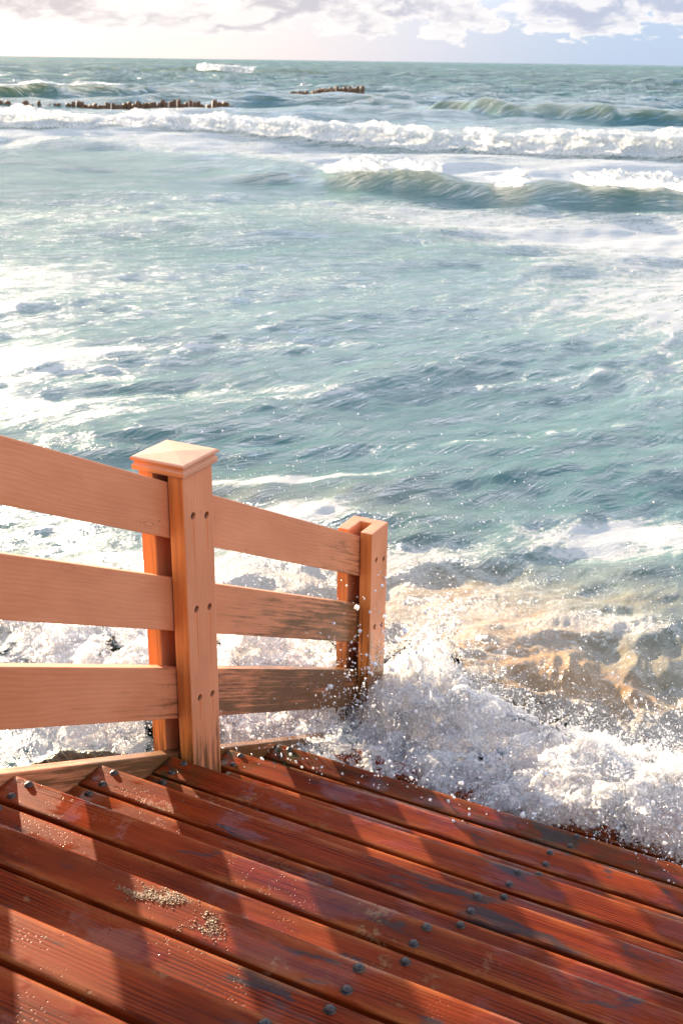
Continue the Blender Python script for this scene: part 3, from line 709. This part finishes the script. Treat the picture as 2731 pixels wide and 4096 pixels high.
# ------------------------------------------------------------------ the railing
XA, XB, XC, XD = -.0042, -.0516, -.0996, -.1455
WEB = .041
railing = empty('wooden_railing', (XA, POST_Y[1], -STEP_H * 4))
tag(railing, 'salmon painted wooden railing of three sloping boards between channel posts beside the stairs', 'railing')
RAILS = [(.8459, .6854), (.5705, .4080), (.2917, .1281)]   # top and bottom of each board at y = 0, they fall with the stairs
def post(py, ztop, zbot, name_mat, bolts, capped):
    y0, y1 = py, py + POST_W
    prof = [(XA, y0), (XA, y1), (XD, y1), (XD, y0), (XC, y0), (XC, y1 - WEB), (XB, y1 - WEB), (XB, y0)]
    bm = bmesh.new()
    lo = [bm.verts.new((x, y, zbot)) for x, y in prof]; hi = [bm.verts.new((x, y, ztop)) for x, y in prof]
    n = len(prof)
    for i in range(n): bm.faces.new((lo[i], lo[(i + 1) % n], hi[(i + 1) % n], hi[i]))
    bm.faces.new(hi); bm.faces.new(lo[::-1]); bmesh.ops.recalc_face_normals(bm, faces=bm.faces)
    ed = [e for e in bm.edges if abs(e.verts[0].co.z - e.verts[1].co.z) > .1 or min(e.verts[0].co.z, e.verts[1].co.z) > zbot + .01]
    bevel_bm(bm, .0035, 2, ed)
    me = bpy.data.meshes.new('post'); bm.to_mesh(me); bm.free()
    # drilled recesses for the bolts
    cb = bmesh.new()
    for (yb, zb) in bolts:
        bmesh.ops.create_cone(cb, cap_ends=True, segments=20, radius1=.0105, radius2=.0105, depth=.03, matrix=Matrix.Translation((XA + .015 - .009, yb, zb)) @ Matrix.Rotation(R_(90), 4, 'Y'))
    cm = bpy.data.meshes.new('cut'); cb.to_mesh(cm); cb.free()
    tmp = bpy.data.objects.new('post_blank', me); cut = bpy.data.objects.new('drill', cm); COL.objects.link(tmp); COL.objects.link(cut)
    md = tmp.modifiers.new('b', 'BOOLEAN'); md.object = cut; md.operation = 'DIFFERENCE'; md.solver = 'EXACT'
    dg = bpy.context.evaluated_depsgraph_get(); nm = bpy.data.meshes.new_from_object(tmp.evaluated_get(dg))
    bpy.data.objects.remove(tmp); bpy.data.objects.remove(cut)
    nm.name = 'post'; off = py * 5.3
    set_gc(nm, lambda c: np.stack([c[:, 2] + off, c[:, 1] * 1.0 + off * 2, c[:, 0]], 1))
    nm.materials.clear()
    o = link('post', nm, name_mat); o.location = -railing.location; o.parent = railing
    for (yb, zb) in bolts:
        b_ = bpy.data.objects.new('bolt', PBOLT); COL.objects.link(b_); b_.parent = o
        b_.location = (XA - .0088, yb, zb); b_.rotation_euler = (0, R_(90), 0)
    if capped:
        cx, cy = (XA + XD) / 2, (y0 + y1) / 2; hw = (XA - XD) / 2; hd = (y1 - y0) / 2
        bm = bmesh.new(); rings = []
        for ov, z in ((.002, .0), (.0095, .0), (.0115, .003), (.0115, .0135), (.0095, .016), (.0070, .0175), (.0062, .021), (.0075, .0245), (.0118, .0262), (.0145, .0285), (.0150, .0315), (.0140, .0345), (.0095, .0368)):
            rings.append([bm.verts.new((cx + sx * (hw + ov), cy + sy * (hd + ov), ztop + z)) for sx, sy in ((-1, -1), (1, -1), (1, 1), (-1, 1))])
        ap = bm.verts.new((cx, cy, ztop + .0415))
        for a, b in zip(rings, rings[1:]):
            for i in range(4): bm.faces.new((a[i], a[(i + 1) % 4], b[(i + 1) % 4], b[i]))
        for i in range(4): bm.faces.new((rings[-1][i], rings[-1][(i + 1) % 4], ap))
        bm.faces.new(rings[0][::-1])
        cme = bpy.data.meshes.new('cap'); bm.to_mesh(cme); bm.free()
        set_gc(cme, lambda c: np.stack([c[:, 0] + 3.1, c[:, 1] + 8.8, c[:, 2]], 1))
        link('cap', cme, M_CAP, o)
    return o
PBOLT = bolt_mesh(.0081, .0046, 'bolt')
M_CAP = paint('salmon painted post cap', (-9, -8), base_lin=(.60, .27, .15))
ZR = lambda i, y: (RAILS[i][0] + RAILS[i][1]) / 2 - SL * y
def post_bolts(py): return [(py + f * POST_W, ZR(i, py + f * POST_W) + dz) for i in range(3) for f, dz in ((.30, .0), (.76, .012))]
PT = {0: POST_Y[0] * -SL + .88, 1: .388, 2: -.199}
for i, py in enumerate(POST_Y):
    bl = post_bolts(py)
    if i == 2: bl = bl[:4] + []
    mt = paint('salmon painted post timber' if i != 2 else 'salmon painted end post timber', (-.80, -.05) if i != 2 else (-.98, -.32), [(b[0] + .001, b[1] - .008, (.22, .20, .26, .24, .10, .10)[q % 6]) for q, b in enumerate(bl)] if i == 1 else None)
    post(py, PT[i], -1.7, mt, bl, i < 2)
def rail(i, ya, yb, seed):
    t, b = RAILS[i]; x0, x1 = XC + .0035, XB - .0035
    pts = [(x0, ya, b - SL * ya), (x1, ya, b - SL * ya), (x1, ya, t - SL * ya), (x0, ya, t - SL * ya), (x0, yb, b - SL * yb), (x1, yb, b - SL * yb), (x1, yb, t - SL * yb), (x0, yb, t - SL * yb)]
    me = hexa_mesh('rail', pts, .003)
    ca, sa = math.cos(math.atan(SL)), math.sin(math.atan(SL))
    set_gc(me, lambda c: np.stack([c[:, 1] * ca - c[:, 2] * sa + seed * 3.7, c[:, 1] * sa + c[:, 2] * ca + seed * 1.31, c[:, 0]], 1))
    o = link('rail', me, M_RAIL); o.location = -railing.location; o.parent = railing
for i in range(3):
    rail(i, POST_Y[0] + POST_W + .002, POST_Y[1] + POST_W - WEB - .004, 1 + i)
    rail(i, POST_Y[1] + POST_W + .001, POST_Y[2] + POST_W - WEB - .004, 5 + i)

# ------------------------------------------------------------------ weed covered rock beside the stringer
def rock():
    bm = bmesh.new(); bmesh.ops.create_icosphere(bm, subdivisions=5, radius=1)
    co = np.array([v.co[:] for v in bm.verts])
    d = fbm(co[:, 0] * 1.6 + 3 * co[:, 2], co[:, 1] * 1.6 - 2 * co[:, 2], 5, 310, .55)
    co = co * (1 + .28 * d)[:, None]
    ca, sa = math.cos(.95), math.sin(.95)
    sx, sy, sz = .30, .13, .17
    P = np.stack([co[:, 0] * sx * ca - co[:, 1] * sy * sa, co[:, 0] * sx * sa + co[:, 1] * sy * ca, co[:, 2] * sz], 1)
    for v, p in zip(bm.verts, P): v.co = p
    me = bpy.data.meshes.new('mossy_rock'); bm.to_mesh(me); bm.free()
    for p in me.polygons: p.use_smooth = True
    o = link('mossy_rock', me, M_ROCK, None, Vector(ROCK)); tag(o, 'dark weed covered rock in the white wash just behind the stringer board', 'rock')
    # strands of weed combed by the water
    rr = np.random.default_rng(4); V = []; F = []
    top = P[P[:, 2] > -.02]
    for i in range(650):
        b = top[rr.integers(len(top))] * 1.0; a = rr.normal(.4, .6); ln = rr.uniform(.03, .075); w = .0013
        dx, dy = math.cos(a) * ln, math.sin(a) * ln; n0 = len(V)
        for s in range(4):
            u = s / 3; z = .012 * math.sin(u * 2.6) * rr.uniform(.6, 1.3) - .03 * u * u
            V.append((b[0] + dx * u - dy / ln * w, b[1] + dy * u + dx / ln * w, b[2] + z)); V.append((b[0] + dx * u + dy / ln * w, b[1] + dy * u - dx / ln * w, b[2] + z + .001))
        for s in range(3): F.append((n0 + 2 * s, n0 + 2 * s + 1, n0 + 2 * s + 3, n0 + 2 * s + 2))
    wm = np_mesh('weed', np.array(V), np.array(F), True); link('weed', wm, M_WEED, o)
ROCK = (-.60, 1.06, -.90)
rock()

def sand_patch(x, y, k, rx, ry, n, seed):
    rr = np.random.default_rng(seed); v, f = ico(1); P = []; Rr = []
    for c in range(9):
        cx, cy = rr.normal(0, .5, 2); a = rr.uniform(0, 3.14)
        for i in range(n // 9):
            u, w = rr.normal(0, .30), rr.normal(0, .09)
            P.append((x + rx * (cx + u * math.cos(a) - w * math.sin(a)), y + ry * (cy + u * math.sin(a) + w * math.cos(a)), 0)); Rr.append(min(.0020, math.exp(rr.normal(math.log(.00060), .5))))
    P = np.array(P); Rr = np.array(Rr)
    ok = (P[:, 1] < k * STEP_R + .012) & (P[:, 1] > k * STEP_R - .068); P = P[ok]; Rr = Rr[ok]
    P[:, 2] = -k * STEP_H + Rr * .35
    V = (v[None] * (1 + .2 * rr.normal(size=(len(P), len(v), 1)))) * Rr[:, None, None] * np.array([1.2, 1.2, .7]) + P[:, None, :]
    F = (f[None] + (np.arange(len(P)) * len(v))[:, None, None]).reshape(-1, 3)
    o = link('sand', np_mesh('sand', V.reshape(-1, 3), F, True), M_SAND); tag(o, 'crust of damp sand grains left on the upper boards at lower left', 'sand', kind='stuff')
def ico(sub=1):
    bm = bmesh.new(); bmesh.ops.create_icosphere(bm, subdivisions=sub, radius=1); v = np.array([q.co[:] for q in bm.verts]); f = np.array([[q.index for q in p.verts] for p in bm.faces]); bm.free(); return v, f
M_SAND = simple_noise_mat('damp golden sand', (.13, .055, .020), (.34, .17, .065), 400., .55, .001)
for q, a in enumerate(((.60, -.012, 0, .065, .040, 2300), (.70, -.03, 0, .07, .05, 700))): sand_patch(*a, 600 + q)

# ------------------------------------------------------------------ splashes against the steps
def splash_sheet(name, label, x0, x1, y0, y1, nx, ny, fz, fc, silt, seed, amp):
    X, Y = np.meshgrid(np.linspace(x0, x1, nx), np.linspace(y0, y1, ny), indexing='ij')
    Wx = X + .09 * fbm(X * 4, Y * 4, 3, seed); Wy = Y + .09 * fbm(X * 4, Y * 4, 3, seed + 5)
    n = billow(Wx * 5, Wy * 5, 5, seed + 11, .58); st = fbm(Wx * 16, Wy * 6, 4, seed + 17, .6)
    base = fz(X, Y); c = fc(X, Y)
    Z = base + amp * (n * .55 + st * .22) * np.clip(c * 1.4, .15, 1.2)
    DX = .05 * fbm(Wx * 7, Wy * 7, 4, seed + 23); DY = .05 * fbm(Wx * 7, Wy * 7, 4, seed + 29)
    v = np.stack([X + DX, Y + DY, Z], -1).reshape(-1, 3)
    me = np_mesh(name, v, grid_faces(nx, ny), True, dict(cover=c, silt=np.clip(silt(X, Y), 0, 1)))
    o = link(name, me, M_FOAM); tag(o, label, 'splash')
    # thinner veils of the same splash above it
    for q in range(2):
        up = (.035, .075)[q]; c2 = np.clip(c * (.62, .45)[q] + .25 * fbm(X * 4.2, Y * 4.2, 3, seed + 60 + q) * np.clip(c, 0, 1), 0, 1.1)
        Z2 = Z + up * np.clip(c, 0, 1) * (.6 + 1.2 * fbm(X * 6, Y * 6, 4, seed + 40 + 7 * q)) + .02 * st * c
        v2 = np.stack([X + DX * (1.4 + q) + .02 * q, Y + DY * (1.4 + q) - .03 * (q + 1), Z2], -1).reshape(-1, 3)
        m2 = np_mesh('spray_veil', v2, grid_faces(nx, ny), True, dict(cover=c2, silt=np.zeros_like(c))); link('spray_veil', m2, M_FOAM, o)
    return (X, Y, Z, c)
def ridge1(X, Y):
    crest = 2.12 + .34 * (1 - sstep(.12, .40, X)) + .10 * np.sin(X * 4.1 + .5) + .15 * fbm(X * 2.2, X * 0 + 4, 3, 400)
    hgt = .15 + .09 * fbm(X * 3.1, X * 0 + 9, 3, 402) + (.16 * np.exp(-((X - .10) / .10) ** 2) - .07 * (1 - sstep(-.08, .10, X))) + .08 * sstep(.8, 1.3, X)
    d = Y - crest; up = np.where(d < 0, np.exp(-(d / .32) ** 2), np.exp(-(d / .22) ** 2))
    tread = np.maximum(-SL * (Y - .016) - STEP_H * .55, SEA + .10)
    return tread * .55 + (SEA + .16) * .45 + hgt * up
def cov1(X, Y):
    front = np.interp(X, [-.6, -.19, 0, .16, .5, .76, 1.0, 1.26, 2.2], [1.60, 1.50, 1.48, 1.60, 1.62, 1.62, 1.61, 1.60, 1.66]) + .05 * fbm(X * 9, Y * 3, 3, 410)
    back = 2.62 + .22 * fbm(X * 1.8, X * 0, 3, 414) - .10 * np.exp(-((X - .65) / .2) ** 2)
    c = sstep(-.02, .16, Y - front) * (1 - sstep(-.35, .15, Y - back))
    return c * (.80 + .5 * fbm(X * 3, Y * 3, 3, 418)) + .12 * c
S1 = splash_sheet('wave_splash', 'large white splash bursting over the lowest steps right of the end post', -.75, 2.4, 1.45, 2.95, 520, 260, ridge1, cov1,
                  lambda X, Y: .35 * sstep(2.2, 2.7, Y) * (.5 + fbm(X * 3, Y * 3, 3, 421)), 430, .085)
def ridge2(X, Y):
    return SEA + .07 + .17 * np.exp(-(((X + 1.35) * .5 + (Y - 2.3)) / .25) ** 2) * (.6 + .9 * fbm(X * 2.2, Y * 1.4, 3, 440)) + .07 * blob(X, Y, -.9, 1.8, .5, .4)
def cov2(X, Y):
    return np.clip(.95 * blob(X, Y, -1.45, 2.25, .70, .38, -.35) + .85 * blob(X, Y, -.85, 1.80, .55, .38, -.3) + .7 * blob(X, Y, -.55, 2.25, .4, .3), 0, 1.1) * (.85 + .5 * fbm(X * 2.5, Y * 2.5, 3, 444))
S2 = splash_sheet('wave_splash', 'white burst of water behind the lower railing boards at the left', -2.9, -.10, 1.15, 3.2, 420, 310, ridge2, cov2, lambda X, Y: .15 + .25 * fbm(X * 2, Y * 2, 2, 448), 450, .075)

def ico(sub=1):
    bm = bmesh.new(); bmesh.ops.create_icosphere(bm, subdivisions=sub, radius=1); v = np.array([q.co[:] for q in bm.verts]); f = np.array([[q.index for q in p.verts] for p in bm.faces]); bm.free(); return v, f
def spray(name, pts, rad, vel, label_cat, sub=1, seed=0):
    v, f = ico(sub); n = len(pts); rr = np.random.default_rng(seed)
    # each drop is stretched a little along its flight
    vel = vel / np.linalg.norm(vel, axis=1, keepdims=True); st = rr.uniform(1.0, 1.5, n) + rr.exponential(.9, n) * (rad < .0026)
    dot = np.einsum('vk,nk->nv', v, vel)
    V = v[None] + dot[..., None] * vel[:, None, :] * (st - 1)[:, None, None]
    V = V * (1 + .20 * rr.normal(size=(n, len(v), 1)) * (rad[:, None, None] > .0015))
    V = V * rad[:, None, None] + pts[:, None, :]
    Fc = (f[None] + (np.arange(n) * len(v))[:, None, None]).reshape(-1, 3)
    me = np_mesh(name, V.reshape(-1, 3), Fc, True); o = link(name, me, M_DROP); tag(o, label_cat[0], label_cat[1], kind='stuff'); return o
def sample_sheet(S, n, rr, power=1.0, region=None):
    X, Y, Z, c = S; w = np.clip(c, 0, 1.2) ** power
    if region is not None: w = w * region(X, Y)
    w = w.ravel(); i = rr.choice(w.size, n, p=w / w.sum()); return np.stack([X.ravel()[i], Y.ravel()[i], Z.ravel()[i]], 1)
def build_spray():
    rr = np.random.default_rng(12)
    # fine mist of drops thrown up from the big splash, thick near the sheet and thinning above it
    n = 70000; p = sample_sheet(S1, n, rr, .8)
    up = rr.exponential(.055, n); p[:, 2] += up * (.35 + 1.3 * rr.random(n)); p[:, 0] += rr.normal(0, .05, n); p[:, 1] += rr.normal(-.04, .08, n) - up * .4
    r = np.exp(rr.normal(math.log(.00095), .40, n)); r = np.minimum(r, .0035)
    spray('sea_spray', p, r, np.stack([rr.normal(.1, .4, n), rr.normal(-.5, .4, n), rr.normal(.6, .5, n)], 1), ('fine drops of water flying above the splash on the lowest steps', 'spray'), 1, 1)
    # big lumps and drops, in thrown clusters
    P = []; Rr = []
    for c in range(260):
        q = sample_sheet(S1, 1, rr, .8)[0]; hgt = rr.exponential(.10) + .02; k = rr.integers(5, 34); dirv = np.array([rr.normal(0, .5), rr.normal(-.35, .5), 1.]); ln = rr.uniform(.02, .12)
        for i in range(k):
            u = rr.random(); P.append(q + np.array([0, 0, hgt * .6]) + dirv * (u - .3) * ln + rr.normal(0, .012, 3)); Rr.append(min(.0065, math.exp(rr.normal(math.log(.0017), .5))))
    # drops thrown on to the last dry steps and against the lower rail of the end post
    for c in range(520):
        x = rr.uniform(-.35, 1.7); y = np.interp(x, [-.4, 0, .5, 1.7], [1.55, 1.45, 1.55, 1.75]) + rr.normal(-.10, .13); P.append(np.array([x, y, -SL * y - .02 + abs(rr.normal(0, .10))])); Rr.append(min(.008, math.exp(rr.normal(math.log(.0021), .5))))
    for c in range(800):
        P.append(np.array([rr.normal(.02, .18), rr.normal(1.95, .20), -.80 + abs(rr.normal(0, .22))])); Rr.append(min(.009, math.exp(rr.normal(math.log(.0019), .55))))
    # a finger of water shot up beside the end post
    for c in range(1500):
        u = rr.random(); P.append(np.array([(.09 + .08 * u + rr.normal(0, .030 + .02 * u)), 2.42 + rr.normal(0, .05), -.98 + .42 * u ** 1.3 + rr.normal(0, .03)])); Rr.append(min(.007, math.exp(rr.normal(math.log(.0016), .5))))
    P = np.array(P); Rr = np.array(Rr); n = len(P)
    spray('sea_spray', P, Rr, np.stack([rr.normal(.1, .4, n), rr.normal(-.3, .4, n), rr.normal(.9, .4, n)], 1), ('larger drops and lumps of water thrown past the end post and over the steps', 'spray'), 2, 2)
    # left burst behind the rails
    n = 5500; p = sample_sheet(S2, n, rr, .7); up = rr.exponential(.09, n); p[:, 2] += up; p[:, :2] += rr.normal(0, .10, (n, 2)); r = np.minimum(np.exp(rr.normal(math.log(.0018), .55, n)), .010)
    spray('sea_spray', p, r, np.stack([rr.normal(-.3, .4, n), rr.normal(-.2, .4, n), rr.normal(.8, .5, n)], 1), ('drops of water flying behind the lower railing boards at the left', 'spray'), 1, 3)
    # stray drops over the near water
    n = 2600; x = rr.uniform(-2.2, 1.6, n); y = rr.uniform(2.2, 4.6, n); z = SEA + .08 + rr.exponential(.22, n); r = np.minimum(np.exp(rr.normal(math.log(.0016), .4, n)), .005)
    spray('sea_spray', np.stack([x, y, z], 1), r, np.stack([rr.normal(.8, .3, n), rr.normal(-.3, .3, n), rr.normal(-.4, .3, n)], 1), ('stray drops in the air over the brown water beyond the splash', 'spray'), 1, 4)
build_spray()

def ligaments(name, label, S, n, seed, region, rbase, lean):
    """threads and fingers of water torn off the splash, beaded towards their tips"""
    rr = np.random.default_rng(seed); P = sample_sheet(S, n, rr, .6, region); V = []; F = []; K = 7; M = 14
    for p in P:
        ln = min(.16, rr.exponential(.05) + .02); d = np.array([rr.normal(lean[0], .35), rr.normal(lean[1], .35), 1.]); d /= np.linalg.norm(d)
        side = np.array([rr.normal(), rr.normal(), 0.]); r0 = rbase * rr.uniform(.5, 1.5); ph = rr.uniform(0, 6); base = len(V)
        for i in range(M):
            u = i / (M - 1); c = p + d * ln * u + side * ln * (.10 * math.sin(u * 3 + ph) + .10 * u * u) + rr.normal(0, .0022, 3); c[2] -= .012
            r = r0 * ((1 - u) ** .8 * 1.0 + .22 + .35 * max(0, math.sin(u * rr.uniform(9, 16) + ph)) * u)
            if i == M - 1: r *= .25
            for q in range(K):
                a = 6.2832 * q / K; V.append(c + r * rr.uniform(.8, 1.2) * np.array([math.cos(a), math.sin(a), .35 * math.sin(a + 1)]))
        for i in range(M - 1):
            for q in range(K):
                a = base + i * K + q; b = base + i * K + (q + 1) % K; F.append((a, b, b + K, a + K))
    me = np_mesh(name, np.array(V), np.array(F), True); o = link(name, me, M_DROP); tag(o, label, 'spray', kind='stuff'); return o
ligaments('water_threads', 'threads of water torn upward out of the splash beside the end post', S1, 90, 502, lambda X, Y: sstep(1.75, 2.1, Y), .0030, (.1, -.25))
ligaments('water_threads', 'threads of water leaping behind the lower railing boards at the left', S2, 24, 502, None, .005, (-.1, 0.))
